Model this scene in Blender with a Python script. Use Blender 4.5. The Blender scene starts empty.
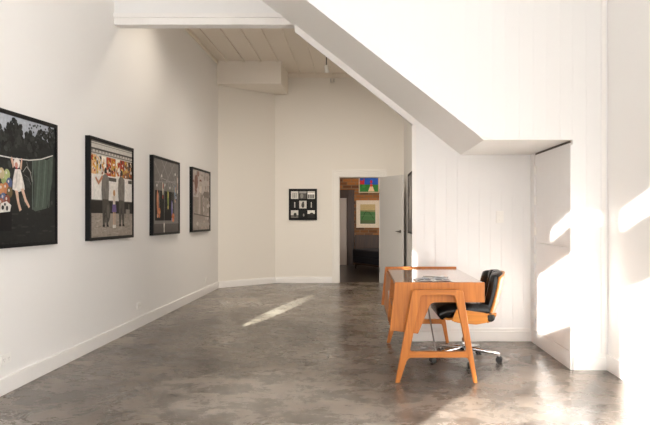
import bpy, bmesh, math, random
from mathutils import Vector, Matrix
random.seed(7)
S = bpy.context.scene
C = S.collection
PI = math.pi

# ------------------------------------------------------------------ materials
MATS = {}
def nodes_of(name):
    m = bpy.data.materials.new(name); m.use_nodes = True
    nt = m.node_tree
    return m, nt, nt.nodes['Principled BSDF']

def flat(name, rgb, rough=0.5, metal=0.0, coat=0.0, bump=0.0, bscale=200.0, vary=0.0):
    if name in MATS: return MATS[name]
    m, nt, b = nodes_of(name)
    b.inputs['Base Color'].default_value = (*rgb, 1)
    b.inputs['Roughness'].default_value = rough
    b.inputs['Metallic'].default_value = metal
    b.inputs['Coat Weight'].default_value = coat
    b.inputs['Coat Roughness'].default_value = 0.08
    if bump or vary:
        tc = nt.nodes.new('ShaderNodeTexCoord')
        n = nt.nodes.new('ShaderNodeTexNoise'); n.inputs['Scale'].default_value = bscale
        n.inputs['Detail'].default_value = 4
        nt.links.new(tc.outputs['Object'], n.inputs['Vector'])
        if bump:
            bp = nt.nodes.new('ShaderNodeBump'); bp.inputs['Strength'].default_value = bump
            bp.inputs['Distance'].default_value = 0.01
            nt.links.new(n.outputs['Fac'], bp.inputs['Height'])
            nt.links.new(bp.outputs['Normal'], b.inputs['Normal'])
        if vary:
            r = nt.nodes.new('ShaderNodeValToRGB')
            r.color_ramp.elements[0].position = 0.3; r.color_ramp.elements[1].position = 0.7
            r.color_ramp.elements[0].color = (*[c*(1-vary) for c in rgb], 1)
            r.color_ramp.elements[1].color = (*[min(1, c*(1+vary)) for c in rgb], 1)
            nt.links.new(n.outputs['Fac'], r.inputs['Fac'])
            nt.links.new(r.outputs['Color'], b.inputs['Base Color'])
    MATS[name] = m
    return m

def wood(name, dark, light, axis='Y', rough=0.35, coat=0.3, scale=1.0):
    if name in MATS: return MATS[name]
    m, nt, b = nodes_of(name)
    tc = nt.nodes.new('ShaderNodeTexCoord')
    mp = nt.nodes.new('ShaderNodeMapping')
    sc = {'X': (1.2, 22, 22), 'Y': (22, 1.2, 22), 'Z': (22, 22, 1.2)}[axis]
    mp.inputs['Scale'].default_value = tuple(s*scale for s in sc)
    n = nt.nodes.new('ShaderNodeTexNoise'); n.inputs['Scale'].default_value = 2.2
    n.inputs['Detail'].default_value = 6; n.inputs['Distortion'].default_value = 0.6
    r = nt.nodes.new('ShaderNodeValToRGB')
    r.color_ramp.elements[0].position = 0.32; r.color_ramp.elements[0].color = (*dark, 1)
    r.color_ramp.elements[1].position = 0.68; r.color_ramp.elements[1].color = (*light, 1)
    nt.links.new(tc.outputs['Object'], mp.inputs['Vector'])
    nt.links.new(mp.outputs['Vector'], n.inputs['Vector'])
    nt.links.new(n.outputs['Fac'], r.inputs['Fac'])
    nt.links.new(r.outputs['Color'], b.inputs['Base Color'])
    b.inputs['Roughness'].default_value = rough
    b.inputs['Coat Weight'].default_value = coat
    b.inputs['Coat Roughness'].default_value = 0.1
    MATS[name] = m
    return m

def concrete():
    m, nt, b = nodes_of('polished_concrete')
    N = nt.nodes.new; L = nt.links.new
    tc = N('ShaderNodeTexCoord')
    def noise(sc, det, ro, dist, loc=(0, 0, 0), msc=(1, 1, 1), rot=0):
        mp = N('ShaderNodeMapping'); mp.inputs['Location'].default_value = loc; mp.inputs['Scale'].default_value = msc
        mp.inputs['Rotation'].default_value = (0, 0, rot)
        n = N('ShaderNodeTexNoise'); n.inputs['Scale'].default_value = sc; n.inputs['Detail'].default_value = det
        n.inputs['Roughness'].default_value = ro; n.inputs['Distortion'].default_value = dist
        L(tc.outputs['Object'], mp.inputs['Vector']); L(mp.outputs['Vector'], n.inputs['Vector']); return n
    def ramp(n, stops):
        r = N('ShaderNodeValToRGB'); e = r.color_ramp.elements
        e[0].position, e[0].color = stops[0][0], (*stops[0][1], 1); e[1].position, e[1].color = stops[-1][0], (*stops[-1][1], 1)
        for p, c in stops[1:-1]: x = e.new(p); x.color = (*c, 1)
        L(n.outputs['Fac'], r.inputs['Fac']); return r
    def mixc(kind, fac, a, b_):
        x = N('ShaderNodeMixRGB'); x.blend_type = kind
        if isinstance(fac, float): x.inputs['Fac'].default_value = fac
        else: L(fac, x.inputs['Fac'])
        L(a, x.inputs['Color1'])
        if isinstance(b_, tuple): x.inputs['Color2'].default_value = (*b_, 1)
        else: L(b_, x.inputs['Color2'])
        return x.outputs['Color']
    big = noise(.55, 7, .6, .6, (3.1, 1.7, 0))
    r1 = ramp(big, [(.36, (.072, .056, .043)), (.45, (.118, .095, .076)), (.55, (.182, .153, .127)), (.66, (.285, .250, .216))])
    fine = noise(3.2, 14, .78, .35, (0, 0, 0), (1, 1.25, 1), .4)
    r2 = ramp(fine, [(.34, (.40, .385, .37)), (.48, (.92, .92, .92)), (.66, (1.75, 1.72, 1.68))])
    col = mixc('MULTIPLY', .9, r1.outputs['Color'], r2.outputs['Color'])
    fleck = noise(7.0, 10, .8, .6, (5, 2, 0), (1, 1.6, 1), -.3)
    r3 = ramp(fleck, [(.57, (0, 0, 0)), (.67, (.85, .85, .85))])
    col = mixc('MIX', r3.outputs['Color'], col, (.050, .039, .030))
    pale = noise(2.4, 12, .82, .5, (9, 4, 0), (1, 1.3, 1), .8)
    r4 = ramp(pale, [(.58, (0, 0, 0)), (.74, (.6, .6, .6))])
    col = mixc('MIX', r4.outputs['Color'], col, (.40, .365, .325))
    L(col, b.inputs['Base Color'])
    rr = N('ShaderNodeMapRange'); rr.inputs['From Min'].default_value = .3; rr.inputs['From Max'].default_value = .7
    rr.inputs['To Min'].default_value = 0.13; rr.inputs['To Max'].default_value = 0.42
    L(fine.outputs['Fac'], rr.inputs['Value']); L(rr.outputs['Result'], b.inputs['Roughness'])
    bp = N('ShaderNodeBump'); bp.inputs['Strength'].default_value = 0.10; bp.inputs['Distance'].default_value = 0.01
    L(fine.outputs['Fac'], bp.inputs['Height']); L(bp.outputs['Normal'], b.inputs['Normal'])
    b.inputs['Specular IOR Level'].default_value = 0.6
    MATS['floor'] = m
    return m

def brick():
    m, nt, b = nodes_of('old_brick')
    N = nt.nodes.new; L = nt.links.new
    tc = N('ShaderNodeTexCoord')
    mp = N('ShaderNodeMapping'); mp.inputs['Rotation'].default_value = (PI/2, 0, 0)
    br = N('ShaderNodeTexBrick'); br.inputs['Scale'].default_value = 1.0
    br.inputs['Brick Width'].default_value = 0.23; br.inputs['Row Height'].default_value = 0.085
    br.inputs['Mortar Size'].default_value = 0.010
    br.inputs['Color1'].default_value = (0.38, 0.14, 0.03, 1); br.inputs['Color2'].default_value = (0.10, 0.035, 0.012, 1)
    br.inputs['Mortar'].default_value = (0.22, 0.14, 0.07, 1)
    L(tc.outputs['Object'], mp.inputs['Vector']); L(mp.outputs['Vector'], br.inputs['Vector'])
    L(br.outputs['Color'], b.inputs['Base Color'])
    bp = N('ShaderNodeBump'); bp.inputs['Strength'].default_value = 0.5; bp.inputs['Distance'].default_value = 0.01; bp.invert = True
    L(br.outputs['Fac'], bp.inputs['Height']); L(bp.outputs['Normal'], b.inputs['Normal'])
    b.inputs['Roughness'].default_value = 0.8
    return m

M_WALL = flat('white_plaster', (0.83, 0.812, 0.787), 0.62, bump=0.02, bscale=60)
M_BACK = flat('warm_plaster', (0.77, 0.725, 0.655), 0.65, bump=0.02, bscale=60)
M_TRIM = flat('white_gloss_paint', (0.83, 0.805, 0.775), 0.32)
M_BOARD = flat('white_board_paint', (0.81, 0.80, 0.787), 0.42)
M_SOFFIT = flat('soffit_paint', (0.87, 0.86, 0.83), 0.5, bump=0.05, bscale=9)
M_CEIL = flat('cream_ceiling_board', (0.78, 0.71, 0.62), 0.55)
M_FLOOR = concrete()
M_BRICK = brick()
M_DARKFLOOR = wood('dark_boards', (0.006, 0.004, 0.003), (0.014, 0.008, 0.006), 'X', 0.3)
M_TEAK = wood('teak', (0.36, 0.108, 0.013), (0.53, 0.180, 0.027), 'X', rough=.42, coat=.12)
M_TEAKV = wood('teak_upright', (0.39, 0.118, 0.014), (0.54, 0.182, 0.028), 'Z', rough=.42, coat=.12)
M_TEAKY = wood('teak_top', (0.36, 0.120, 0.026), (0.54, 0.205, 0.050), 'Y', rough=0.16, coat=1.0)
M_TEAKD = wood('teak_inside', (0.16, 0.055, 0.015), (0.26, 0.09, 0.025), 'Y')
M_PLY = wood('orange_plywood', (0.60, 0.20, 0.012), (0.72, 0.27, 0.022), 'X', rough=0.3, coat=0.5)
M_LEATHER = flat('black_leather', (0.006, 0.006, 0.006), 0.24, bump=0.08, bscale=90)
M_CHROME = flat('chrome', (0.80, 0.80, 0.80), 0.12, 1.0)
M_STEEL = flat('steel', (0.45, 0.44, 0.43), 0.3, 1.0)
M_BLACKPL = flat('black_plastic', (0.012, 0.012, 0.012), 0.35)
M_FRAME = flat('black_frame', (0.006, 0.006, 0.007), 0.5)
M_FRAME.node_tree.nodes['Principled BSDF'].inputs['Specular IOR Level'].default_value = 0.2
M_WHITEPL = flat('white_plastic', (0.86, 0.84, 0.80), 0.3)
M_DARKSLOT = flat('grey_slot', (0.38, 0.36, 0.33), 0.6)
M_DOOR = flat('grey_door_paint', (0.60, 0.585, 0.56), 0.45)
M_GAP = flat('gap_shadow_strip', (0.10, 0.085, 0.07), 0.8)
M_NAVY = flat('navy_fabric', (0.010, 0.011, 0.016), 0.9, bump=0.3, bscale=300)
M_BROWN = wood('brown_timber', (0.030, 0.014, 0.006), (0.065, 0.030, 0.012), 'Z', 0.5, 0.1)

def ink(rgb):
    k = 'ink_%d_%d_%d' % tuple(int(c*255) for c in rgb)
    m = flat(k, rgb, 0.55, bscale=40.0, vary=0.13)
    m.node_tree.nodes['Principled BSDF'].inputs['Specular IOR Level'].default_value = 0.2
    return m

def srgb(h):
    v = [int(h[i:i+2], 16)/255 for i in (0, 2, 4)]
    return tuple(c/12.92 if c <= .04045 else ((c+.055)/1.055)**2.4 for c in v)

# ------------------------------------------------------------------ mesh helpers
class MB:
    def __init__(s): s.bm = bmesh.new(); s.mats = []
    def mi(s, m):
        if m not in s.mats: s.mats.append(m)
        return s.mats.index(m)
    def box(s, x0, x1, y0, y1, z0, z1, m=None):
        v = [s.bm.verts.new(p) for p in ((x0,y0,z0),(x1,y0,z0),(x1,y1,z0),(x0,y1,z0),(x0,y0,z1),(x1,y0,z1),(x1,y1,z1),(x0,y1,z1))]
        for f in ((0,3,2,1),(4,5,6,7),(0,1,5,4),(1,2,6,5),(2,3,7,6),(3,0,4,7)):
            fc = s.bm.faces.new([v[i] for i in f])
            if m: fc.material_index = s.mi(m)
        return s
    def prism(s, pts, axis, a0, a1, m=None):
        """extrude a 2D outline; axis 'Y': pts are (x,z); 'X': (y,z); 'Z': (x,y)"""
        def P(p, a): return {'Y': (p[0], a, p[1]), 'X': (a, p[0], p[1]), 'Z': (p[0], p[1], a)}[axis]
        A = [s.bm.verts.new(P(p, a0)) for p in pts]; B = [s.bm.verts.new(P(p, a1)) for p in pts]
        n = len(pts); fs = [s.bm.faces.new(A), s.bm.faces.new(B[::-1])]
        for i in range(n):
            fs.append(s.bm.faces.new((A[i], B[i], B[(i+1) % n], A[(i+1) % n])))
        if m:
            for f in fs: f.material_index = s.mi(m)
        return s
    def poly(s, pts3, m=None):
        f = s.bm.faces.new([s.bm.verts.new(p) for p in pts3])
        if m: f.material_index = s.mi(m)
        return s
    def tube(s, pts, r, seg=10, m=None):
        pts = [Vector(p) for p in pts]; rs = r if isinstance(r, (list, tuple)) else [r]*len(pts)
        rings = []; up = None
        for i, p in enumerate(pts):
            t = (pts[min(i+1, len(pts)-1)] - pts[max(i-1, 0)]).normalized()
            if up is None:
                up = t.orthogonal().normalized()
            up = (up - t*up.dot(t)).normalized(); w = t.cross(up)
            rings.append([s.bm.verts.new(p + (up*math.cos(2*PI*k/seg) + w*math.sin(2*PI*k/seg))*rs[i]) for k in range(seg)])
        for a, b in zip(rings, rings[1:]):
            for k in range(seg):
                f = s.bm.faces.new((a[k], a[(k+1) % seg], b[(k+1) % seg], b[k])); f.smooth = True
        s.bm.faces.new(rings[0][::-1]); s.bm.faces.new(rings[-1])
        return s
    def sheet(s, fn, nu, nv, thick):
        """closed slab around the surface fn(u,v); thick(u,v) gives the half thickness"""
        e = 1e-3
        def nrm(u, v):
            du = Vector(fn(min(u+e, 1), v)) - Vector(fn(max(u-e, 0), v))
            dv = Vector(fn(u, min(v+e, 1))) - Vector(fn(u, max(v-e, 0)))
            return du.cross(dv).normalized()
        T = []; Bt = []
        for i in range(nu+1):
            ra = []; rb = []
            for j in range(nv+1):
                u, v = i/nu, j/nv
                p = Vector(fn(u, v)); n = nrm(u, v); t = thick(u, v)
                tf, tb = t if isinstance(t, tuple) else (t, t)
                ra.append(s.bm.verts.new(p + n*tf)); rb.append(s.bm.verts.new(p - n*tb))
            T.append(ra); Bt.append(rb)
        def q(*v):
            f = s.bm.faces.new(v); f.smooth = True
        for i in range(nu):
            for j in range(nv):
                q(T[i][j], T[i+1][j], T[i+1][j+1], T[i][j+1])
                q(Bt[i][j], Bt[i][j+1], Bt[i+1][j+1], Bt[i+1][j])
        for i in range(nu):
            q(T[i][0], Bt[i][0], Bt[i+1][0], T[i+1][0]); q(T[i][nv], T[i+1][nv], Bt[i+1][nv], Bt[i][nv])
        for j in range(nv):
            q(T[0][j], T[0][j+1], Bt[0][j+1], Bt[0][j]); q(T[nu][j], Bt[nu][j], Bt[nu][j+1], T[nu][j+1])
        return s
    def build(s, name, mat=None, parent=None, loc=None, bevel=0.0, fix=True, smooth=False):
        if fix: bmesh.ops.recalc_face_normals(s.bm, faces=s.bm.faces[:])
        me = bpy.data.meshes.new(name); s.bm.to_mesh(me); s.bm.free()
        if s.mats:
            for m in s.mats: me.materials.append(m)
        else: me.materials.append(mat)
        if smooth:
            for p in me.polygons: p.use_smooth = True
        o = bpy.data.objects.new(name, me); C.objects.link(o)
        if parent: o.parent = parent
        if loc: o.location = loc
        if bevel:
            b = o.modifiers.new('edge', 'BEVEL'); b.width = bevel; b.segments = 2; b.limit_method = 'ANGLE'
            b.angle_limit = math.radians(40)
        return o

def thing(name, label, cat, loc=(0,0,0), rz=0.0, group=None):
    o = bpy.data.objects.new(name, None); C.objects.link(o)
    o.empty_display_size = 0.1
    o.location = loc; o.rotation_euler = (0, 0, rz); o['label'] = label; o['category'] = cat
    if group: o['group'] = group
    return o
def tag(o, label, cat, group=None):
    o['label'] = label; o['category'] = cat
    if group: o['group'] = group
    return o
def struct(o): o['kind'] = 'structure'; return o

# ------------------------------------------------------------------ room dimensions
XL, XR = -2.53, 2.04           # long picture wall, right wall
YF, YS, YP, YB = -1.0, 4.95, 6.10, 11.54   # front wall, stair face, partition, back wall
XS = 0.846                     # side wall of the back bay
ZN, ZR = 5.0, 4.03             # hall ceiling, back ceiling
XPE = 0.54                     # free edge of the partition
def slope(x): return 1.893 + (1.023 - x)*0.785

def wall_holes(plane, a0, a1, z0, z1, t0, t1, holes):
    """solid wall with rectangular openings, built of boxes; plane 'Y' spans x, plane 'X' spans y"""
    mb = MB()
    As = sorted({a0, a1, *[h[0] for h in holes], *[h[1] for h in holes]})
    Zs = sorted({z0, z1, *[h[2] for h in holes], *[h[3] for h in holes]})
    for i in range(len(As)-1):
        run = None
        for j in range(len(Zs)-1):
            ca, cz = (As[i]+As[i+1])/2, (Zs[j]+Zs[j+1])/2
            if any(h[0] < ca < h[1] and h[2] < cz < h[3] for h in holes):
                if run: mb_add(mb, plane, As[i], As[i+1], run[0], run[1], t0, t1)
                run = None
            else: run = (run[0] if run else Zs[j], Zs[j+1])
        if run: mb_add(mb, plane, As[i], As[i+1], run[0], run[1], t0, t1)
    return mb
def mb_add(mb, plane, a0, a1, z0, z1, t0, t1):
    if plane == 'Y': mb.box(a0, a1, t0, t1, z0, z1)
    else: mb.box(t0, t1, a0, a1, z0, z1)

# floor and ceilings
struct(MB().box(XL-.2, XR+.2, YF-.2, YB+.15, -.12, 0).build('floor', M_FLOOR))
struct(MB().box(XL-.2, XR+.2, YF-.2, YP+.1, ZN, ZN+.12).build('ceiling', M_WALL))
cb = MB().box(XL-.2, XR+.2, YP+.1, YB+.15, ZR, ZR+.12)
x = XL + 0.17
while x < XS:
    cb.box(x-.018, x+.018, YP+.1, YB, ZR-.026, ZR); x += 0.30
struct(cb.build('ceiling_back', M_CEIL))

# left wall with one small high window near the front
WL = (0.36, 0.74, 2.33, 2.60)
struct(wall_holes('X', YF-.2, YB+.15, 0, ZN, XL-.18, XL, [WL]).build('wall_left', M_WALL))
# front wall with the street windows
HF = [(-2.23, -1.49, 2.16, 2.77), (-2.34, -1.42, 0.90, 1.80), (-2.00, -1.42, 2.985, 3.10), (-1.26, -0.35, 0.35, 2.42), (-1.26, -0.35, 2.86, 3.04)]
struct(wall_holes('Y', XL-.18, XR+.18, 0, ZN, YF-.12, YF, HF).build('wall_front', M_WALL))
# right wall with two tall unseen windows, added to light the left wall
HR = [(-.92, .60, 0.12, 4.7), (.75, 1.75, 0.12, 4.7)]
struct(wall_holes('X', YF-.2, YP+.1, 0, ZN, XR, XR+.18, HR).build('wall_right', M_WALL))
wn = 0
for plane, H in (('Y', HF), ('R', HR), ('L', [WL])):
    for (a0, a1, z0, z1) in H:
        wn += 1
        mb = MB(); t = 0.022
        segs = [(a0, a0+t, z0, z1), (a1-t, a1, z0, z1), (a0+t, a1-t, z0, z0+t), (a0+t, a1-t, z1-t, z1)]
        for q in segs:
            if plane == 'Y': mb.box(q[0], q[1], YF-.09, YF-.04, q[2], q[3])
            elif plane == 'R': mb.box(XR+.05, XR+.10, q[0], q[1], q[2], q[3])
            else: mb.box(XL-.10, XL-.05, q[0], q[1], q[2], q[3])
        if wn in (3, 5, 9): mb.bm.free(); continue
        struct(mb.build('window_%d' % wn, M_TRIM))  # includes frames of the two added right-wall windows

# back wall with its doorway, angled corner wall, side wall of the back bay
DX0, DX1, DZ = -0.404, 0.385, 2.04
struct(wall_holes('Y', -1.75, XS+.12, 0, ZR+.1, YB, YB+.14, [(DX0, DX1, -1, DZ)]).build('wall_back', M_BACK))
struct(MB().prism([(XL, 10.69), (-1.635, YB), (-1.635, YB+.1), (XL, YB+.1)], 'Z', 0, ZR).build('wall_angled', M_BACK))
struct(MB().box(XS, XS+.12, YP+.1, YB, 0, ZR).build('wall_side', M_WALL))
# partition + bulkhead across the hall (one wall with a sloped lower edge under the stair)
struct(MB().prism([(-2.2, ZN), (-2.2, 4.45), (-.66, 3.24), (XPE, slope(XPE)-.075), (XPE, 0), (XR, 0), (XR, ZN)], 'Y', YP, YP+.10).build('wall_partition', M_BOARD))
struct(MB().box(XL, -.5, YP+.085, YP+.20, 3.24, ZN).build('wall_bulkhead', M_BOARD))
# stair enclosure: side face, sloped soffit, low flat soffit and cupboard block
struct(MB().prism([(1.75, 0), (XR, 0), (XR, ZN), (XL, ZN), (XL, slope(XL)), (1.023, 1.893), (1.75, 1.893)], 'Y', YS, YP+.095).build('wall_stair', M_SOFFIT))

# boarding
def boards(mb, x0, x1, y0, y1, zlo, zhi, w=0.112, g=0.0035):
    x = x0
    while x < x1 - 1e-4:
        xe = min(x+w, x1)
        a, b = x+g/2, xe-g/2
        mb.prism([(x, zlo(x)), (xe, zlo(xe)), (xe, zhi), (x, zhi)], 'Y', y0+.0030, y1)
        if b > a: mb.prism([(a, zlo(a)), (b, zlo(b)), (b, zhi), (a, zhi)], 'Y', y0, y1)
        x = xe
mb = MB(); boards(mb, XPE, 1.75, YP-.012, YP, lambda x: 0.0, 1.0)
mb2 = MB()
def ztop(x): return min(1.892, slope(x)-.001) if x > 1.023 else slope(x)-.001
x = XPE
while x < 1.75-1e-4:
    xe = min(x+.112, 1.75); a, b = x+.0018, xe-.0018
    mb2.prism([(x, 0), (xe, 0), (xe, min(1.892, slope(xe)-.001)), (x, min(1.892, slope(x)-.001))], 'Y', YP-.0075, YP); mb2.prism([(a, 0), (b, 0), (b, min(1.892, slope(b)-.001)), (a, min(1.892, slope(a)-.001))], 'Y', YP-.012, YP); x = xe
mb.bm.free()
struct(mb2.build('trim_1', M_BOARD))                      # tongue and groove lining of the partition
mb = MB(); boards(mb, -1.6, 1.75, YS-.012, YS, lambda x: max(1.893, slope(x)), ZN)
boards(mb, 1.75, XR, YS-.012, YS, lambda x: 0.0, ZN)
struct(mb.build('trim_2', M_BOARD))                       # lining of the stair face
# moulding along the bulkhead and along the back edge of the soffit
mb = MB()
mb.box(XL, -.64, YP+.055, YP+.09, 3.310, 3.355); mb.box(XL, -.62, YP+.067, YP+.09, 3.238, 3.310)
struct(mb.build('trim_3', M_TRIM, bevel=.004))
k = .785
mb = MB(); mb.prism([(-.66, slope(-.66)-.002), (XPE+.01, slope(XPE+.01)-.002), (XPE+.01, slope(XPE+.01)-.078), (-.66, slope(-.66)-.078)], 'Y', YP-.022, YP-.0125+.0125)
struct(mb.build('trim_4', M_TRIM))
# corner bead, partition edge strip
struct(MB().box(1.985, 2.022, YS-.026, YS-.012, .135, ZN).build('trim_5', M_TRIM, bevel=.006))
struct(MB().box(XPE-.012, XPE+.03, YP-.020, YP-.012, 0, 2.19).build('trim_6', M_TRIM))
# back ceiling cornice + boxed bulkhead in the corner
mb = MB(); mb.box(-1.385, XS, YB-.035, YB, ZR-.085, ZR); mb.box(XL, XL+.03, YP+.1, 10.60, ZR-.06, ZR)
struct(mb.build('trim_7', M_CEIL, bevel=.006))
struct(MB().prism([(XL, 10.60), (-1.395, 10.60), (-1.385, YB), (-1.635, YB), (XL, 10.69)], 'Z', 3.622, ZR).build('trim_8', flat('box_paint', (0.82, 0.765, 0.69), .6)))

# baseboards
def skirting(name, mb): struct(mb.build(name, M_TRIM, bevel=.004))
def run_x(mb, x0, x1, y, h=.13, t=.018): mb.box(x0, x1, y-t, y, 0, h-.03); mb.box(x0, x1, y-t*.55, y, h-.03, h)
mb = MB(); mb.box(XL, XL+.018, YF, 10.69, 0, .118); skirting('baseboard_left', mb)
mb = MB(); d = Vector((.895, .85)).normalized(); n = Vector((d.y, -d.x))
for t, z0, z1 in ((.020, 0, .095), (.013, .095, .118)):
    a = Vector((XL, 10.69)); b = Vector((-1.635, YB))
    mb.prism([tuple(a), tuple(b), tuple(b+n*t), tuple(a+n*t)], 'Z', z0, z1)
skirting('baseboard_angled', mb)
mb = MB(); run_x(mb, -1.62, DX0-.135, YB, .118); run_x(mb, DX1+.135, XS, YB, .118); skirting('baseboard_back', mb)
mb = MB(); mb.box(XS-.018, XS, YP+.1, YB-.02, 0, .15); skirting('baseboard_side', mb)
mb = MB(); run_x(mb, XPE, 1.75, YP-.012, .135); skirting('baseboard_partition', mb)
mb = MB(); run_x(mb, 1.75, XR, YS-.012, .135); skirting('baseboard_stair', mb)
mb = MB(); mb.box(XR-.018, XR, YF, YS-.012, 0, .135); skirting('baseboard_right', mb)

# door casing
mb = MB()
for t0, t1, dp in ((0, .05, .022), (.05, .105, .030), (.105, .135, .040)):
    mb.box(DX0-t1, DX0-t0, YB-dp, YB, 0, DZ+t1); mb.box(DX1+t0, DX1+t1, YB-dp, YB, 0, DZ+t1)
    mb.box(DX0-t0, DX1+t0, YB-dp, YB, DZ+t0, DZ+t1)
mb.box(DX0, DX0+.012, YB, YB+.14, 0, DZ); mb.box(DX1-.012, DX1, YB, YB+.14, 0, DZ); mb.box(DX0, DX1, YB, YB+.14, DZ-.012, DZ)
struct(mb.build('trim_9', flat('casing_paint', (0.79, 0.755, 0.70), .45), bevel=.003))
# open door leaf, swung out into the bay
dr = bpy.data.objects.new('door_1', None); C.objects.link(dr); struct(dr)
dr.location = (DX1+.012, YB-.045, 0.008); dr.rotation_euler = (0, 0, -math.radians(62))
MB().box(0, .80, -.02, .02, 0, 2.02).build('door_leaf', M_DOOR, dr, bevel=.003)
hb = MB()
for sgn in (-1, 1):
    hb.tube([(.745, sgn*.02, 1.0), (.745, sgn*.028, 1.0)], .028, 16)
    hb.tube([(.745, sgn*.028, 1.0), (.745, sgn*.060, 1.0)], .010, 10)
    hb.tube([(.750, sgn*.058, 1.0), (.640, sgn*.058, 1.0)], [.011, .008], 10)
hb.build('door_handle', flat('dark_steel', (.16, .15, .14), .35, 1.0), dr)
for z in (.25, 1.75):
    MB().tube([(0, -.024, z-.045), (0, -.024, z+.045)], .007, 8).build('hinge', M_STEEL, dr)

# understair cupboard doors in the block's side face
for nm, y0, y1, z0, z1, hs in (('door_2', 4.99, 5.93, 1.015, 1.872, (1.12, 1.42, 1.72)), ('door_3', 4.99, 5.93, 0.15, 1.005, (.3, .85))):
    d = bpy.data.objects.new(nm, None); C.objects.link(d); struct(d); d.location = (1.75, 0, 0)
    mb = MB(); yy = y0
    while yy < y1-1e-4:
        ye = min(yy+.118, y1); mb.box(-.014, 0, yy+.0015, ye-.0015, z0, z1); yy = ye
    mb.build('door_leaf', M_BOARD, d)
    for h in hs:
        MB().box(-.020, -.013, y1-.035, y1+.035, h-.04, h+.04).tube([(-.020, y1, h-.042), (-.020, y1, h+.042)], .006, 8).build('hinge', M_WHITEPL, d)
mb = MB(); mb.box(1.732, 1.75, 5.965, YP-.012, .0, 1.89); mb.box(1.732, 1.75, YS-.012, 4.985, 0, 1.855)
mb.box(1.732, 1.75, 4.985, 5.965, 0, .145)
struct(mb.build('trim_10', M_BOARD, bevel=.002))
struct(MB().box(1.744, 1.75, 4.985, 5.965, 1.874, 1.892).build('trim_gap_shadow', M_GAP))  # dark-coloured strip painted in as the shadow gap above the door

# ------------------------------------------------------------------ room beyond the doorway
YR = 16.0
struct(MB().box(-2.4, 3.0, YR, YR+.15, 0, 3.2).build('wall_brick', M_BRICK))
struct(MB().box(-2.4, 3.0, YB+.14, YR+.15, -.12, -.001).build('floor_back', M_DARKFLOOR))
struct(MB().box(-2.4, 3.0, YB+.14, YR+.15, 3.2, 3.3).build('ceiling_far', M_CEIL))
mb = MB(); mb.box(-2.5, -2.4, YB+.14, YR+.15, 0, 3.2); struct(mb.build('wall_far_left', M_BRICK))
mb = MB(); mb.box(3.0, 3.1, YB+.14, YR+.15, 0, 3.2); struct(mb.build('wall_far_right', M_BRICK))
d4 = bpy.data.objects.new('door_4', None); C.objects.link(d4); struct(d4); d4.location = (-.60, YR, 0)
MB().box(-.36, .255, -.04, 0, .005, 1.78).build('door_leaf', flat('pale_door', (.48, .40, .33), .5), d4)
MB().box(.255, .45, -.07, 0, 0, 2.0).box(-.5, -.36, -.07, 0, 0, 2.0).box(-.36, .255, -.07, 0, 1.78, 2.0).build('door_frame', M_BROWN, d4, bevel=.004)

# ------------------------------------------------------------------ framed pictures
def ell(u, v, ru, rv, col, n=14, rot=0.0):
    c, s_ = math.cos(rot), math.sin(rot)
    return ([(u + ru*math.cos(2*PI*k/n)*c - rv*math.sin(2*PI*k/n)*s_, v + ru*math.cos(2*PI*k/n)*s_ + rv*math.sin(2*PI*k/n)*c) for k in range(n)], col)
def rc(u0, v0, u1, v1, col): return ([(u0, v0), (u1, v0), (u1, v1), (u0, v1)], col)
def ln(pts, w, col):
    out = []
    for (a, b) in zip(pts, pts[1:]):
        d = (Vector(b)-Vector(a)); n = Vector((-d.y, d.x)).normalized()*w/2
        out.append(([tuple(Vector(a)-n), tuple(Vector(b)-n), tuple(Vector(b)+n), tuple(Vector(a)+n)], col))
    return out
def clip01(pts):
    """Sutherland-Hodgman against the unit square"""
    for ax, lim, sg in ((0, 0, 1), (0, 1, -1), (1, 0, 1), (1, 1, -1)):
        res = []
        for i in range(len(pts)):
            a, b = pts[i], pts[(i+1) % len(pts)]
            ia, ib = sg*(a[ax]-lim) >= 0, sg*(b[ax]-lim) >= 0
            if ia: res.append(a)
            if ia != ib:
                t = (lim-a[ax])/(b[ax]-a[ax]); res.append((a[0]+(b[0]-a[0])*t, a[1]+(b[1]-a[1])*t))
        pts = res
        if len(pts) < 3: return []
    return pts

def picture(name, label, cat, loc, rz, w, h, depth, fw, art, bg, frame_mat=None, group=None, inset=.010, mat_w=0.0, mat_col=None):
    t = thing(name, label, cat, loc, rz, group)
    fm = frame_mat or M_FRAME
    mb = MB()
    mb.box(-w/2, -w/2+fw, -depth, 0, 0, h).box(w/2-fw, w/2, -depth, 0, 0, h)
    mb.box(-w/2+fw, w/2-fw, -depth, 0, 0, fw).box(-w/2+fw, w/2-fw, -depth, 0, h-fw, h)
    mb.build('frame', fm, t)
    yb = -depth + inset
    if mat_w:
        MB().box(-w/2+fw, w/2-fw, yb+.001, yb+.006, fw, h-fw, ink(mat_col)).build('mount_board', None, t)
    iw, ih, o = w-2*fw-2*mat_w, h-2*fw-2*mat_w, fw+mat_w
    mb = MB(); y = yb
    mb.box(-iw/2, iw/2, y, y+.004, o, o+ih, ink(bg))
    for pts, col in art:
        p = clip01(list(pts))
        if len(p) < 3: continue
        y -= .007/len(art)
        mb.poly([((q[0]-.5)*iw, y, o+q[1]*ih) for q in p][::1], ink(col))
    mb.build('print', None, t, fix=False)
    return t

B = srgb
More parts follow.
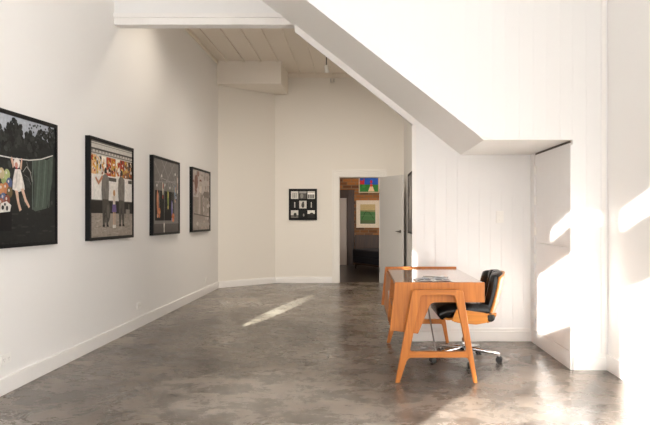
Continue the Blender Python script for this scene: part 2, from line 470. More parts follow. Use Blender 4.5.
# 1 - figure pegged on a washing line, balloons and a green sheet
a1 = [rc(0, .70, 1, 1, B('aeb3bb'))]
random.seed(3)
def crown(art, u, v, r, n, cols):
    for i in range(n):
        a = random.random()*2*PI; q = r*math.sqrt(random.random())
        art.append(ell(u+q*math.cos(a), v+q*math.sin(a)*1.1, .012+.016*random.random(), .012+.018*random.random(), B(random.choice(cols)), 7, random.random()))
DK_ = ['2b2c2b', '313230', '222322', '3a3b38', '1e1f1e']
a1.append(([(0, .68), (0, .80), (.10, .86), (.22, .84), (.30, .79), (.36, .87), (.50, .90), (.58, .82), (.66, .86), (.74, .80), (.80, .88), (.90, .86), (1, .92), (1, .68)], B('2a2b2a')))
for (u, v, r, n) in ((.44, .87, .10, 90), (.20, .82, .10, 60), (.62, .84, .06, 40), (.80, .87, .07, 50), (.95, .90, .08, 50), (.32, .80, .07, 40), (.70, .80, .08, 40)): crown(a1, u, v, r, n, DK_)
for i in range(26): a1.append(ell(.60+.4*random.random(), .90+.08*random.random(), .012, .010, B('4a4c4b'), 6))
a1.append(rc(0, .28, 1, .74, B('262725')))
for i in range(150):
    u = random.random(); v = .29+.46*random.random(); a1.append(ell(u, v, .010+.02*random.random(), .012+.025*random.random(), B(random.choice(['333433', '2c2d2b', '1d1e1d', '3d3f3c', '232422'])), 7, random.random()))
a1.append(rc(0, 0, 1, .30, B('242322')))
for i in range(40): a1.append(ell(random.random(), .28*random.random(), .05*random.random()+.01, .008, B(random.choice(['2d2c2a', '1f1e1d', '343230'])), 7))
a1.append(([(.66, .69), (.74, .685), (.80, .712), (.87, .700), (.95, .745), (.965, .74), (.95, .52), (.87, .285), (.70, .255), (.67, .27), (.69, .5)], B('4d574e')))
for u, c, w_ in ((.71, '434c44', .02), (.74, '5d675e', .012), (.79, '465047', .02), (.83, '606a60', .014), (.88, '434c44', .018), (.92, '566057', .012)): a1 += ln([(u+.02, .70), (u, .5), (u-.025, .29)], w_, B(c))
a1.append(rc(.655, .27, .668, .69, B('5d645f')))
a1 += ln([(0, .70), (.2, .672), (.42, .668), (.62, .675), (.78, .70), (.96, .752)], .009, B('d3d0c9'))
for u, v, c in ((.30, .50, '8b9a66'), (.335, .535, 'a3ad77'), (.27, .54, 'b9a884'), (.36, .47, '4c5a80'), (.32, .43, 'b27350'), (.27, .42, 'bd8358'), (.365, .40, '64553a'), (.29, .35, '55678c'), (.335, .335, '7e4638'), (.265, .31, '8d5a46')):
    a1.append(ell(u, v, .036, .044, B(c), 14)); a1.append(ell(u-.008, v+.014, .010, .012, B('c9c4bb'), 8))
a1 += [rc(.24, .10, .39, .25, B('151515')), ([(.25, .24), (.37, .25), (.385, .30), (.33, .33), (.26, .31)], B('cfccc6')), ell(.285, .28, .016, .018, B('262626'), 9), ell(.335, .275, .014, .02, B('2a2a2a'), 9), ell(.31, .305, .012, .012, B('303030'), 9)]
a1 += [([(.405, .59), (.378, .66), (.392, .682), (.43, .62)], B('c9a790')), ([(.49, .60), (.512, .682), (.526, .676), (.515, .585)], B('c9a790')),
       ell(.455, .635, .040, .042, B('ddd7cf')), ell(.448, .618, .020, .024, B('c08a7a')), ([(.44, .60), (.465, .60), (.455, .565)], B('a03240')),
       ([(.43, .585), (.50, .59), (.525, .53), (.55, .465), (.555, .43), (.47, .405), (.40, .425), (.405, .50)], B('d8d2ca')),
       ([(.45, .57), (.47, .575), (.45, .44), (.43, .43)], B('c3bdb6')), ([(.50, .55), (.51, .55), (.52, .44), (.50, .43)], B('e6e1da')),
       ([(.43, .42), (.47, .415), (.485, .33), (.515, .265), (.488, .252), (.46, .32)], B('cfae98')),
       ([(.505, .43), (.54, .44), (.575, .36), (.625, .295), (.61, .28), (.555, .335)], B('cfae98'))]
a1 += ln([(.53, .57), (.58, .62), (.63, .58), (.655, .50)], .006, B('a9a6a0')) + ln([(.58, .66), (.60, .61), (.645, .57)], .005, B('8d8a85')) + ln([(.55, .55), (.60, .53), (.64, .47)], .004, B('77746f'))
# 2 - people before a wall of posters
a2 = [rc(0, .85, 1, 1, B('c4bfb7')), rc(0, .905, 1, .925, B('4f4a45')), rc(0, .868, 1, .880, B('77716a')), rc(0, .965, 1, .975, B('8e8880')), rc(0, .985, 1, 1, B('6a655f'))]
for k in range(14): a2.append(rc(.02+.07*k, .885, .05+.07*k, .905, B('8a847c')))
a2.append(rc(0, .36, 1, .66, B('e6e1da')))
cols = ['b5482b', 'd9a93a', 'e2c463', '7b2d1d', 'd8cfc2', '4b3a2c', 'a33a22', 'e0b27e', 'c98130', '2a2320', 'efe6d8', 'b99a4e', '8a5a3c']
random.seed(11)
for k in range(9):
    u0 = .02+k*.109
    a2.append(rc(u0, .655, u0+.102, .855, B(random.choice(cols))))
    for q in range(16): a2.append(ell(u0+.012+.078*random.random(), .672+.165*random.random(), .008+.012*random.random(), .012+.022*random.random(), B(random.choice(cols)), 7, random.random()))
a2 += [rc(0, .24, 1, .38, B('262320')), rc(0, 0, 1, .25, B('9a9085')), rc(0, .38, 1, .390, B('5d564f'))]
for i in range(70): a2.append(ell(random.random(), .24*random.random(), .02+.04*random.random(), .006, B(random.choice(['a0968b', '8f857a', 'a89e93', '867c72'])), 7))
for u in (.42, .52, .93): a2.append(rc(u-.05, .60, u+.05, .64, B('55504a')))
def walker(u, tw, shirt, trou, hair):
    a2.extend([ell(u+.005, .70, .030, .040, B(hair)), rc(u-.015, .65, u+.025, .68, B('a98a72')),
      ([(u-.030, .665), (u-.075, .635), (u-.085, .50), (u-.07, .38), (u+.075, .38), (u+.085, .50), (u+.08, .635), (u+.035, .665)], B(shirt)),
      ([(u-.07, .40), (u+.075, .40), (u+.080, .24), (u+.065, .13), (u+.025, .13), (u+.008, .32), (u-.015, .13), (u-.055, .13), (u-.065, .25)], B(trou)),
      ([(u-.060, .13), (u-.01, .13), (u-.01, .105), (u-.06, .105)], B('1f1d1b')), ([(u+.025, .13), (u+.07, .13), (u+.08, .105), (u+.03, .105)], B('1f1d1b'))])
    for k in range(7): a2.append(ell(u-.05+.1*random.random(), .42+.2*random.random(), .008, .05, B(random.choice(['58534d', '7a746d', '67625c'])), 7))
    for k in range(5): a2.append(ell(u-.045+.1*random.random(), .18+.18*random.random(), .006, .05, B(random.choice(['2f2c29', '4a4640'])), 7))
walker(.31, .1, '78726b', '4a4640', '332c27'); walker(.70, .1, '7d776f', '524d47', '37302a')
a2 += [([(.25, .625), (.16, .545), (.085, .61), (.10, .63), (.16, .585), (.24, .66)], B('b98265'))]
a2 += [ell(.37, .27, .055, .115, B('4a4641'), 14), ell(.37, .27, .030, .075, B('625c55'), 12)]
a2 += [ell(.515, .475, .028, .036, B('b98d62')), rc(.485, .33, .545, .445, B('d3c8ba')), ([(.475, .35), (.56, .35), (.572, .265), (.462, .265)], B('6c5a8a')), rc(.488, .12, .508, .265, B('c3a48d')), rc(.525, .12, .545, .265, B('c3a48d')), rc(.482, .09, .510, .125, B('dad6cf')), rc(.52, .09, .552, .125, B('dad6cf'))]
a2 += [rc(.82, .24, .92, .30, B('8c857d')), rc(.89, .16, .905, .36, B('7d766e')), rc(.80, .20, .81, .30, B('6a645d'))]
# 3 - lures on strings over a black panel
a3 = [rc(0, 0, 1, .12, B('57524f')), rc(.06, .165, .80, .575, B('0d0c0d')), rc(.34, .28, .55, .40, B('1c1a1a')), rc(.30, .42, .6, .46, B('242222'))]
for (p, q) in (((.02, .96), (.42, .62)), ((.30, 1), (.70, .62)), ((.62, 1), (.95, .60)), ((.50, 1), (.10, .60)), ((.82, 1), (.38, .62)), ((.96, .85), (.72, .60)), ((.05, .68), (.98, .74)), ((.28, .75), (.86, .70))):
    a3 += ln([p, q], .010, B('9d9995'))
for (u, v) in ((.30, .78), (.42, .66), (.84, .84), (.62, .63), (.12, .64)): a3.append(ell(u, v, .018, .022, B('e6e2dc'), 10))
for (u, v0, v1, w_, c1, c2) in ((.15, .24, .58, .06, 'c28462', 'd79f80'), (.34, .50, .70, .04, 'd6cdb8', 'b0584a'), (.54, .36, .60, .05, '8f9a52', 'cdbd6a'), (.70, .19, .46, .05, '6f6aa0', '9f98b8'), (.83, .46, .68, .05, '8a9aa8', 'c2a58c'), (.93, .60, .82, .04, 'a88f84', 'e0d8cc'), (.38, .03, .14, .035, 'cfc9be', 'e6e0d6'), (.74, .18, .27, .09, 'b8653f', 'c97c52'), (.20, .24, .34, .06, 'd48e62', 'b9704b')):
    vm = (v0+v1)/2; a3 += ln([(u, v1), (u+.02, .70)], .006, B('b9b5af')) if v1 < .7 else []
    a3 += [ell(u, vm, w_*.62, (v1-v0)/2, B(c1), 14, .06), ell(u+.01, vm+(v1-v0)*.2, w_*.4, (v1-v0)*.2, B(c2), 10)]
    a3.append(ell(u, v0-.01, w_*.5, .03, B(c2), 8))
a3.append(ell(.86, .50, .035, .05, B('2a3240'), 12)); a3.append(ell(.86, .50, .018, .028, B('c8cdd4'), 10))
# 4 - faded figure beside a pale tower
a4 = [rc(0, .55, 1, 1, B('b9afa9')), rc(0, 0, 1, .30, B('9d938b'))]
random.seed(21)
for i in range(110):
    u, v = random.random(), random.random()
    c = random.choice(['aba19a', '9c928b', 'beb4ad', '8a807a', 'b0a198'] + (['8d6f64', '7a554a'] if u < .45 and v > .6 else []))
    a4.append(ell(u, v, .03+.05*random.random(), .02+.03*random.random(), B(c), 9))
a4 += [([(.18, .18), (.62, .18), (.56, .45), (.50, .62), (.34, .64), (.26, .45)], B('9c9087')), ell(.42, .70, .075, .08, B('cfc3b8')), ell(.42, .78, .10, .045, B('b9aea4')),
       ell(.18, .80, .10, .12, B('7d5b50'), 11), rc(.62, .55, .95, .66, B('7b716b')), rc(.66, .30, .80, .56, B('9a9088')), ([(.30, .25), (.36, .62), (.40, .62), (.38, .25)], B('b7aca2')), ([(.48, .25), (.46, .60), (.50, .58), (.55, .25)], B('7e746c'))]
a4 += ln([(.05, .27), (.95, .22)], .02, B('6b625c')) + [rc(.30, .05, .92, .12, B('a39a92'))]
# 5 - side-lit study seen almost edge on
a5 = [rc(0, 0, 1, .4, B('7e7a77')), ell(.5, .5, .2, .3, B('b9b3ad')), ell(.3, .7, .12, .1, B('5d5a58'))]

PH, PW, PD = .975, 1.07, .046
GRP = 'framed photographs along the left wall'
def leftpic(y0, art, bg, label):
    return picture('framed_photograph', label, 'picture', (XL, y0+PW/2, 1.037), PI/2, PW, PH, PD, .030, art, bg, group=GRP)
leftpic(3.86, a1, B('2a2b2a'), 'black framed photograph of a white-dressed figure on a clothesline with balloons')
leftpic(5.52, a2, B('8f8478'), 'black framed photograph of people standing before a wall of colourful posters')
leftpic(7.21, a3, B('7a7572'), 'black framed photograph of coloured dangling lures over a black panel on grey')
leftpic(8.90, a4, B('94897f'), 'black framed faded brownish photograph, nearest the corner of the long wall')
picture('framed_photograph', 'thin dark framed picture seen edge on behind the open door', 'picture', (XS, 9.62, 1.0), -PI/2, .90, .98, PD, .030, a5, B('8d8986'))
# nine small black and white photographs in one frame
a9 = []
random.seed(5)
gray = ['e6e2dc', 'bdb8b0', '8d8882', '5c5854', '2e2c2a', '161514']
bases = ['d8d4cc', '57534f', 'cfcac2', '1d1b1a', 'c8c3ba', '1a1918', 'cbc6be', '171615', '2a2826']
for r in range(3):
    for c in range(3):
        u0, v0 = .045+c*.315, .69-r*.325
        w_, h_ = .28, .26
        a9.append(rc(u0, v0, u0+w_, v0+h_, B(bases[r*3+c])))
        if r*3+c == 4: a9 += [ell(u0+.14, v0+.11, .06, .09, B('4a4642')), ell(u0+.15, v0+.20, .035, .04, B('3a3734'))]
        elif r*3+c == 2: a9 += [rc(u0+.03+.08*i, v0+.02, u0+.075+.08*i, v0+.17, B('2a2826')) for i in range(3)] + [rc(u0, v0+.15, u0+w_, v0+.2, B('f1ede7'))]
        elif r*3+c == 8: a9 += [rc(u0, v0+.14, u0+w_, v0+h_, B('dedad3')), ell(u0+.16, v0+.14, .07, .04, B('3a3734'))]
        elif r*3+c == 6: a9 += [rc(u0, v0, u0+w_, v0+.10, B('6a655f')), ell(u0+.16, v0+.11, .06, .07, B('37342f'))]
        elif r*3+c == 0: a9 += [rc(u0+.06+.06*i, v0+.03, u0+.09+.06*i, v0+.2, B('8d8882')) for i in range(3)]
        elif r*3+c in (3, 5): a9 += [([(u0+.12, v0+.03), (u0+.17, v0+.03), (u0+.16, v0+.17), (u0+.13, v0+.17)], B('b8b3ab')), ell(u0+.145, v0+.19, .022, .026, B('cfcac2'))]
        elif r*3+c == 1: a9 += [ell(u0+.10, v0+.10, .06, .08, B('8d8882')), rc(u0, v0+.19, u0+w_, v0+h_, B('a39e97'))]
        else: a9 += [ell(u0+.17, v0+.10, .03, .05, B('8d8882'))]
picture('framed_photo_grid', 'small black frame holding nine black and white photographs', 'picture', (-1.096, YB, 1.21), 0, .54, .60, .03, .018, a9, B('0e0d0c'))
# far room pictures
ap = [rc(0, 0, 1, .40, B('2f7a35')), rc(0, .40, .25, 1, B('b5262f')), ell(.10, .8, .14, .2, B('2a4a9a')), ell(.95, .92, .35, .09, B('e9dfd3')), ell(.62, .55, .06, .10, B('b5262f')), ([(.45, .02), (.80, .02), (.70, .30), (.55, .30)], B('e3c39b')), rc(.56, .28, .68, .42, B('c7402f')), ell(.22, .30, .10, .09, B('3f8d3e'))]
picture('framed_painting', 'bright blue, green and red painting high on the brick wall', 'picture', (.24, YR, 1.917), 0, .55, .55, .03, .03, ap, B('1f55b5'), frame_mat=flat('pale_frame', (.55, .42, .26), .4))
aq = [rc(0, .70, 1, 1, B('c3ab77')), rc(0, 0, 1, .18, B('5a6a44')), ([(0, .70), (1, .70), (1, .60), (0, .64)], B('8a8a5a'))] + ln([(.1, .22), (.35, .62), (.6, .60), (.9, .25)], .03, B('2f4a2a')) + ln([(0, .42), (1, .40)], .02, B('6d8a58'))
picture('framed_print', 'pale framed green landscape print on the brick wall', 'picture', (.2075, YR, .99), 0, .615, .73, .035, .022, aq, B('4f7a45'), frame_mat=flat('cream_frame', (.75, .60, .42), .4), mat_w=.085, mat_col=(.78, .66, .50))

# dark sofa in the far room
sf = thing('daybed', 'low dark navy daybed on a timber rail seen through the doorway', 'daybed', (.60, 14.27, 0), -math.radians(62.7))
MB().box(-.95, .95, -.40, .40, .30, .485).build('mattress', M_NAVY, sf, bevel=.03)
MB().box(-.94, .94, -.39, .39, .155, .30).build('base', M_NAVY, sf, bevel=.01)
MB().box(-.96, .96, -.41, .41, .120, .152).build('rail', M_BROWN, sf, bevel=.005)
for sx in (-.85, .85):
    for sy in (-.34, .34):
        MB().tube([(sx, sy, .122), (sx*1.02, sy*1.03, 0)], [.022, .014], 10).build('leg', M_BROWN, sf)
struct(MB().box(-.14, 2.9, YR-.03, YR, 0, .80).build('trim_12', M_BROWN))

# ------------------------------------------------------------------ teak desk
DK = thing('desk', 'teak writing desk with angled leg frames and an open side shelf', 'desk', (.61, 5.285, 0))
ox, oy = .61, 5.285
Y0, Y1 = 4.60, 5.97
def D2(p): return [(a-ox, b) for a, b in p]
def curve_corner(p0, p1, p2, r, n=6):
    a, b, c = Vector(p0), Vector(p1), Vector(p2)
    d0, d1 = (a-b).normalized(), (c-b).normalized()
    s0, s1 = b+d0*r, b+d1*r
    return [tuple((1-t)**2*s0 + 2*t*(1-t)*b + t*t*s1) for t in [k/n for k in range(n+1)]]
panel = [(.268, .756), (.956, .756), (.956, .603)] + curve_corner((.956, .603), (.545, .603), (.445, .36), .035) + [(.445, .362), (.228, .388)]
for (a, b, lift) in ((Y0, Y0+.025, 0), (Y1-.025, Y1, .011)):
    pp = [(x_-(.018 if lift and x_ < .3 else 0), z+lift if z > .75 else z) for x_, z in panel]
    MB().prism(D2(pp), 'Y', a-oy, b-oy)  .build('end_panel', M_TEAKV, DK, bevel=.0025)
MB().box(.272-ox, .954-ox, Y0+.025-oy, Y1-.025-oy, .728, .752).build('top', M_TEAKY, DK, bevel=.002)
# sitter-side apron with two shallow drawers
MB().box(.925-ox, .940-ox, Y0+.025-oy, Y1-.025-oy, .605, .728).build('apron', M_TEAK, DK)
for (a, b) in ((Y0+.03, 5.28), (5.29, Y1-.03)):
    dw = MB().box(.940-ox, .955-ox, a-oy, b-oy, .608, .726).build('drawer', M_TEAKY, DK, bevel=.002)
    MB().box(.955-ox, .968-ox, (a+b)/2-oy-.05, (a+b)/2-oy+.05, .66, .675).build('handle', M_TEAK, dw, bevel=.003)
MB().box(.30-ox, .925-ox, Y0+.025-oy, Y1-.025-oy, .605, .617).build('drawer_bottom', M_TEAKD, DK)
# bookcase pedestal on the far side
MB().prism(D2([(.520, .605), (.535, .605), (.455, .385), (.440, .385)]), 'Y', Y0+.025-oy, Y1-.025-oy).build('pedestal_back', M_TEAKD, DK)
MB().prism(D2([(.234, .388), (.445, .364), (.445, .380), (.234, .404)]), 'Y', Y0+.025-oy, Y1-.025-oy).build('pedestal_bottom', M_TEAKY, DK)
MB().box(.255-ox, .50-ox, Y0+.025-oy, 5.12-oy, .555, .570).build('shelf', M_TEAKY, DK)
MB().prism(D2([(.262, .728), (.55, .728), (.53, .605), (.445, .385), (.236, .404)]), 'Y', 5.12-oy, 5.138-oy).build('divider', M_TEAK, DK)
MB().prism(D2([(.262, .726), (.276, .726), (.250, .406), (.236, .406)]), 'Y', 5.14-oy, Y1-.027-oy).build('cabinet_door', M_TEAKV, DK, bevel=.002)
MB().box(.245-ox, .262-ox, 5.20-oy, 5.215-oy, .55, .62).build('door_pull', M_STEEL, DK, bevel=.002)
# leg frames
def leg_frame(yc):
    a, b = yc-.019-oy, yc+.019-oy
    # left leg, right leg, top rail, stretcher; all meet at the joints
    L = [(.267, 0), (.300, 0), (.362, .19), (.374, .225), (.460, .650), (.452, .705), (.412, .705), (.400, .698), (.394, .690)]
    R = [(.891, 0), (.860, 0), (.822, .19), (.812, .225), (.722, .650), (.730, .705), (.765, .705), (.777, .698), (.783, .690)]
    MB().prism(D2(L), 'Y', a, b).build('leg', M_TEAKV, DK, bevel=.006)
    MB().prism(D2(R), 'Y', a, b).build('leg', M_TEAKV, DK, bevel=.006)
    top = [(.452, .705)] + curve_corner((.440, .560), (.4620, .668), (.62, .668), .034, 6) + curve_corner((.62, .668), (.7200, .668), (.742, .560), .034, 6) + [(.730, .705)]
    MB().prism(D2(top), 'Y', a, b).build('top_rail', M_TEAK, DK, bevel=.005)
    st = [(.374, .262)] + curve_corner((.382, .262), (.378, .236), (.59, .236), .024, 4) + curve_corner((.59, .236), (.806, .236), (.802, .262), .024, 4) + [(.810, .262), (.825, .17)] + curve_corner((.825, .165), (.820, .192), (.59, .192), .024, 4) + curve_corner((.59, .192), (.366, .192), (.360, .165), .024, 4) + [(.356, .17)]
    MB().prism(D2(st), 'Y', a+.002, b-.002).build('stretcher', M_TEAK, DK, bevel=.005)
    for xx in (.50, .68):
        y0_, y1_ = (b, Y0-oy) if yc < oy else (Y1-oy, a)
        MB().tube([(xx-ox, y0_-.002, .687), (xx-ox, y1_+.002, .687)], .010, 10).build('spacer', M_STEEL, DK)
leg_frame(4.562); leg_frame(6.012)
MB().tube([(.532-ox, 4.80-oy, .606), (.585-ox, 4.68-oy, .24), (.588-ox, 4.585-oy, .215)], .0055, 8).build('brace_rod', M_STEEL, DK)

# open magazine and loose prints on the desk
mg = thing('open_magazine', 'open glossy magazine with dark pictures lying on the desk', 'magazine', (.575, 4.79, .753), math.radians(4))
def page(sg):
    mb = MB()
    def fn(u, v): return (sg*(.004+.135*u), -.10+.20*v, .003+.010*math.sin(min(1, u*1.15)*PI)**.7*(1-u*.5))
    mb.sheet(fn, 10, 4, lambda u, v: .0012)
    return mb
for sg in (-1, 1):
    pg = page(sg).build('page', flat('paper', (.80, .80, .80), .25, coat=.5), mg)
    mb = MB()
    for (u0, u1, v0, v1, c) in ((.12, .48, .06, .45, '2b2f38'), (.55, .92, .06, .40, '3a3a3e'), (.15, .90, .55, .92, '9aa3ad')):
        for k in range(4):
            ua, ub = u0+(u1-u0)*k/4, u0+(u1-u0)*(k+1)/4
            def z(u): return .0046+.010*math.sin(min(1, u*1.15)*PI)**.7*(1-u*.5)
            mb.poly([(sg*(.004+.135*ua), -.10+.2*v0, z(ua)), (sg*(.004+.135*ub), -.10+.2*v0, z(ub)), (sg*(.004+.135*ub), -.10+.2*v1, z(ub)), (sg*(.004+.135*ua), -.10+.2*v1, z(ua))], ink(B(c)))
    mb.build('printed_picture', None, pg)
lf = thing('leaflet', 'pale printed leaflet lying behind the open magazine on the desk', 'leaflet', (.63, 5.03, .753), math.radians(-12))
MB().box(-.105, .105, -.075, .075, 0, .004).build('sheet', flat('paper', (.8, .8, .8), .25), lf)
mb = MB(); mb.poly([(-.09, -.06, .0046), (-.01, -.06, .0046), (-.01, .05, .0046), (-.09, .05, .0046)], ink(B('8f8a80'))); mb.poly([(.01, -.06, .0046), (.09, -.06, .0046), (.09, 0, .0046), (.01, 0, .0046)], ink(B('5f5a54')))
mb.build('printed_picture', None, lf)

# ------------------------------------------------------------------ swivel chair (front towards -x)
CH = thing('office_chair', 'black leather and orange plywood swivel chair on a chrome castor base', 'chair', (.915, 5.27, 0), math.radians(0))
def sup(t, p=4): return max(0.0, 1-abs(2*t-1)**p)**(1/p)
# seat shell: plywood pan with raised sides
def pan(u, v):       # u front->back, v across
    w = 2*v-1
    xx = -.240 + .465*u
    lift = .055*abs(w)**5*min(1, max(0, (u-.14)/.22)) 
    zz = .400 - .018*math.sin(u*PI) + lift - .02*(1-u)**3*0
    return (xx, w*(.262 - .03*(1-u)**2), zz + .02*max(0, (.2-u)/.2))
MB().sheet(pan, 24, 28, lambda u, v: .008).build('seat_shell', M_PLY, CH)
for sg in (-1, 1):
    pts = [(-.150, .392), (-.112, .486), (-.09, .489), (.130, .458), (.146, .445), (.150, .395), (.140, .376), (.055, .360), (-.10, .375)]
    MB().prism(pts, 'Y', sg*.262-.006, sg*.262+.006).build('side_panel', M_PLY, CH, bevel=.003)
# seat cushion
def sc(u, v):
    w = 2*v-1
    xx = -.262 + .462*u
    zz = .468 - .040*max(0, (.25-u)/.25)**1.6
    return (xx, w*.250, zz)
def sth(u, v):
    e = sup(u, 5)*sup(v, 6)
    ch = 1 - .05*(abs(math.sin(PI*4*u)) < .18)
    return (.066*e*ch + .001, .066*e + .001)
MB().sheet(sc, 40, 30, sth).build('seat_cushion', M_LEATHER, CH)
# back shell + cushion: curved around the sitter and leaning back
def back_pt(u, v, off=0.0):   # u bottom->top, v across
    w = 2*v-1
    half = .255*(1-.10*u*u)
    bx = .232 + .110*u + .010*math.sin(u*PI)
    fx = bx - .085*w*w - off
    zz = .375 + .410*u - .035*w*w*u
    return (fx, w*half, zz)
MB().sheet(lambda u, v: back_pt(u, v), 24, 24, lambda u, v: .008).build('back_shell', M_PLY, CH)
def bth(u, v):
    e = sup(u, 6)*sup(v, 6)
    pl = abs(math.sin(PI*4*v))
    return (.060*e*(.62+.38*pl**.55) + .001, .034*e + .001)
def bc(u, v):
    uu = .26 + .77*u
    p = back_pt(uu, .03+.94*v, .045); return p
def bth2(u, v):
    t = bth(u, v); return t
MB().sheet(bc, 30, 60, bth2).build('back_cushion', M_LEATHER, CH)
# small lower roll of the back upholstery
MB().tube([(.176, -.268, .418), (.176, -.262, .418), (.18, -.2, .418), (.205, 0, .418), (.18, .2, .418), (.176, .262, .418), (.176, .268, .418)], [.022, .036, .038, .038, .038, .036, .022], 14).build('lumbar_roll', M_LEATHER, CH)
# mechanism, column, star base
MB().box(-.10, .10, -.07, .07, .345, .395).build('tilt_mechanism', M_BLACKPL, CH, bevel=.01)
MB().tube([(0, 0, .08), (0, 0, .20), (0, 0, .201), (0, 0, .36)], [.021, .021, .014, .014], 18).build('column', M_CHROME, CH)
for k in range(5):
    a = -PI/2 + 2*PI*k/5
    ca, sa = math.cos(a), math.sin(a)
    def P(r, z): return (ca*r, sa*r, z)
    arm = MB()
    arm.tube([P(.02, .108), P(.10, .104), P(.22, .088), P(.305, .076)], [.022, .019, .015, .011], 12)
    lo = arm.build('base_arm', M_CHROME, CH)
    cs = MB(); n = Vector((-sa, ca, 0)); c = Vector(P(.30, .029))
    for sg in (-1, 1):
        cs.tube([c+n*sg*.006, c+n*sg*.010, c+n*sg*.022, c+n*sg*.026], [.025, .029, .029, .022], 18)
    cs.tube([c-n*.008, c+n*.008], .008, 10)
    cs.build('castor_wheel', M_BLACKPL, lo)
    MB().tube([P(.30, .032), P(.30, .085)], .008, 10).build('castor_stem', M_STEEL, lo)

# ------------------------------------------------------------------ small fittings
def socket(y, label):
    t = thing('wall_socket', label, 'socket', (XL, y, .245), PI/2, 'sockets on the left wall')
    MB().box(-.058, .058, -.009, 0, -.036, .036).build('plate', M_WHITEPL, t, bevel=.003)
    for sx in (-.028, .028):
        mb = MB()
        for dx in (-.008, .008): mb.box(sx+dx-.0015, sx+dx+.0015, -.0095, -.0088, -.004, .008)
        mb.box(sx-.0015, sx+.0015, -.0095, -.0088, -.018, -.008); mb.build('slots', M_DARKSLOT, t)
socket(4.28, 'white wall socket low below the clothesline photograph')
socket(6.85, 'white wall socket low between the poster and the lure photographs')
socket(9.86, 'white wall socket low below the faded brownish photograph')
t = thing('light_switch', 'white double plate light switch on the boarded wall above the chair', 'light switch', (1.418, YP-.012, 1.26))
MB().box(-.037, .037, -.009, 0, -.060, .060).build('plate', M_WHITEPL, t, bevel=.003)
for z in (-.026, .026): MB().box(-.010, .010, -.014, -.009, z-.014, z+.014).build('rocker', M_WHITEPL, t, bevel=.002)

def spotlight(loc, aim, label, name='spotlight', drop=.24):
    t = thing(name, label, 'spotlight', loc)
    MB().tube([(0, 0, 0), (0, 0, -.03)], .035, 16).build('mount', M_BLACKPL, t)
    MB().tube([(0, 0, -.03), (0, 0, -drop)], .008, 8).build('stem', M_BLACKPL, t)
    a = Vector(aim).normalized(); p = Vector((0, 0, -drop))
    MB().tube([p-a*.05, p-a*.045, p+a*.03, p+a*.075], [.012, .030, .034, .045], 18).build('lamp_head', M_WHITEPL, t)
    return t
spotlight((-.57, 10.17, ZR), (.15, .3, -1), 'small white spotlight hanging on a dark stem from the boarded ceiling')
for i, xx in enumerate((-.56, -.50)):
    mb = MB(); mb.tube([(0, 0, 0), (0, -.03, -.01), (0, -.045, -.05), (0, -.03, -.075), (0, -.012, -.06)], .006, 8)
    tag(mb.build('wall_hook', M_STEEL, loc=(xx, YB, 3.93)), ['small metal hook under the back cornice, directly below the hanging spotlight', 'small metal hook under the back cornice, one nearer the sloping soffit'][i], 'hook')
    bpy.context.view_layer.update()

# ------------------------------------------------------------------ light
w = bpy.data.worlds.new('World'); S.world = w; w.use_nodes = True
bg = w.node_tree.nodes['Background']
bg.inputs['Color'].default_value = (0.985, 0.99, 1.0, 1); bg.inputs['Strength'].default_value = 4.9

sun = bpy.data.lights.new('sun', 'SUN'); sun.energy = 30.0; sun.angle = math.radians(.6); sun.color = (1.0, .95, .89)
so = bpy.data.objects.new('sun', sun); C.objects.link(so)
sd = Vector((.57, 1.0, -.30)).normalized()
so.rotation_euler = sd.to_track_quat('-Z', 'Y').to_euler(); so.location = (-6, -8, 6)

def portal(loc, rot, sx, sy):
    l = bpy.data.lights.new('window_portal', 'AREA'); l.shape = 'RECTANGLE'; l.size = sx; l.size_y = sy
    l.cycles.is_portal = True
    o = bpy.data.objects.new('window_portal', l); C.objects.link(o); o.location = loc; o.rotation_euler = rot
for (a0, a1, z0, z1) in HF:
    portal(((a0+a1)/2, YF-.10, (z0+z1)/2), (PI/2, 0, PI), a1-a0, z1-z0)
for (a0, a1, z0, z1) in HR:
    portal((XR+.12, (a0+a1)/2, (z0+z1)/2), (PI/2, 0, -PI/2), a1-a0, z1-z0)

def spot(name, loc, target, energy, ang, blend, color, scale=None, roll=0, radius=.02):
    l = bpy.data.lights.new(name, 'SPOT'); l.energy = energy; l.spot_size = math.radians(ang); l.spot_blend = blend
    l.color = color; l.shadow_soft_size = radius
    o = bpy.data.objects.new(name, l); C.objects.link(o); o.location = loc
    q = (Vector(target)-Vector(loc)).to_track_quat('-Z', 'Y'); o.rotation_euler = q.to_euler()
    if scale: o.scale = scale
    return o
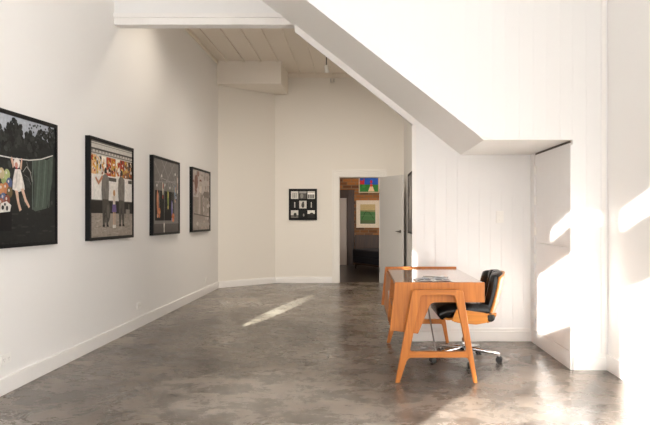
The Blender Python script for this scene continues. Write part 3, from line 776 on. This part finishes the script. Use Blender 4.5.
# spotlight behind the bulkhead grazing the long wall
spot('wall_washer', (-1.55, 6.9, 3.9), (-2.53, 7.0, 1.6), 38, 125, 1.0, (1, .90, .76), radius=.06)
# unseen fill lamps, added behind the bulkhead to brighten the back bay
def add_fill_lamp(x, y, rx, energy):
    t = thing('bay_fill_lamp', 'added unseen fill lamp behind the beam', 'fill lamp', (x, y, ZR-.016), 0, 'added fill lamps behind the beam')
    MB().box(-.5, .5, -.05, .05, -.05, 0).build('housing', M_WHITEPL, t)
    l = bpy.data.lights.new('bay_fill_light', 'AREA'); l.shape = 'RECTANGLE'; l.size = .96; l.size_y = .09; l.energy = energy; l.color = (1, .92, .82); l.spread = math.radians(96)
    o = bpy.data.objects.new('bay_fill_light', l); C.objects.link(o); o.location = (x, y, ZR-.075); o.rotation_euler = (rx, 0, 0)
add_fill_lamp(-.95, 7.2, math.radians(42), 31); add_fill_lamp(.08, 7.2, math.radians(42), 27)
# added unseen spot, standing in for reflected sun, makes the streak on the concrete
spot('streak_stand_in', (-2.38, 1.9, 3.3), (-1.10, 8.1, 0), 12000, 10.5, .0, (.92, 1, .93), scale=(.17, 1, 1), radius=.005)
# lamp of the room beyond the doorway
pl = bpy.data.lights.new('room_lamp', 'POINT'); pl.energy = 13; pl.color = (1, .64, .34); pl.shadow_soft_size = .15
po = bpy.data.objects.new('room_lamp', pl); C.objects.link(po); po.location = (.7, 15.1, 2.85)

# ------------------------------------------------------------------ camera
cam = bpy.data.cameras.new('camera'); co = bpy.data.objects.new('camera', cam); C.objects.link(co)
cam.sensor_fit = 'HORIZONTAL'; cam.sensor_width = 36; cam.lens = 36*600/650
cam.shift_x = -35/650; cam.shift_y = 5.5/650
co.location = (0, 0, 1.25); co.rotation_euler = (PI/2, 0, 0)
cam.clip_start = .05
S.camera = co
S.view_settings.view_transform = 'Standard'; S.view_settings.look = 'None'
S.view_settings.gamma = 1; S.view_settings.use_curve_mapping = False
S.view_settings.exposure = 0.37
S.cycles.use_denoising = True
S.cycles.max_bounces = 10; S.cycles.diffuse_bounces = 8
S.cycles.sample_clamp_indirect = 8
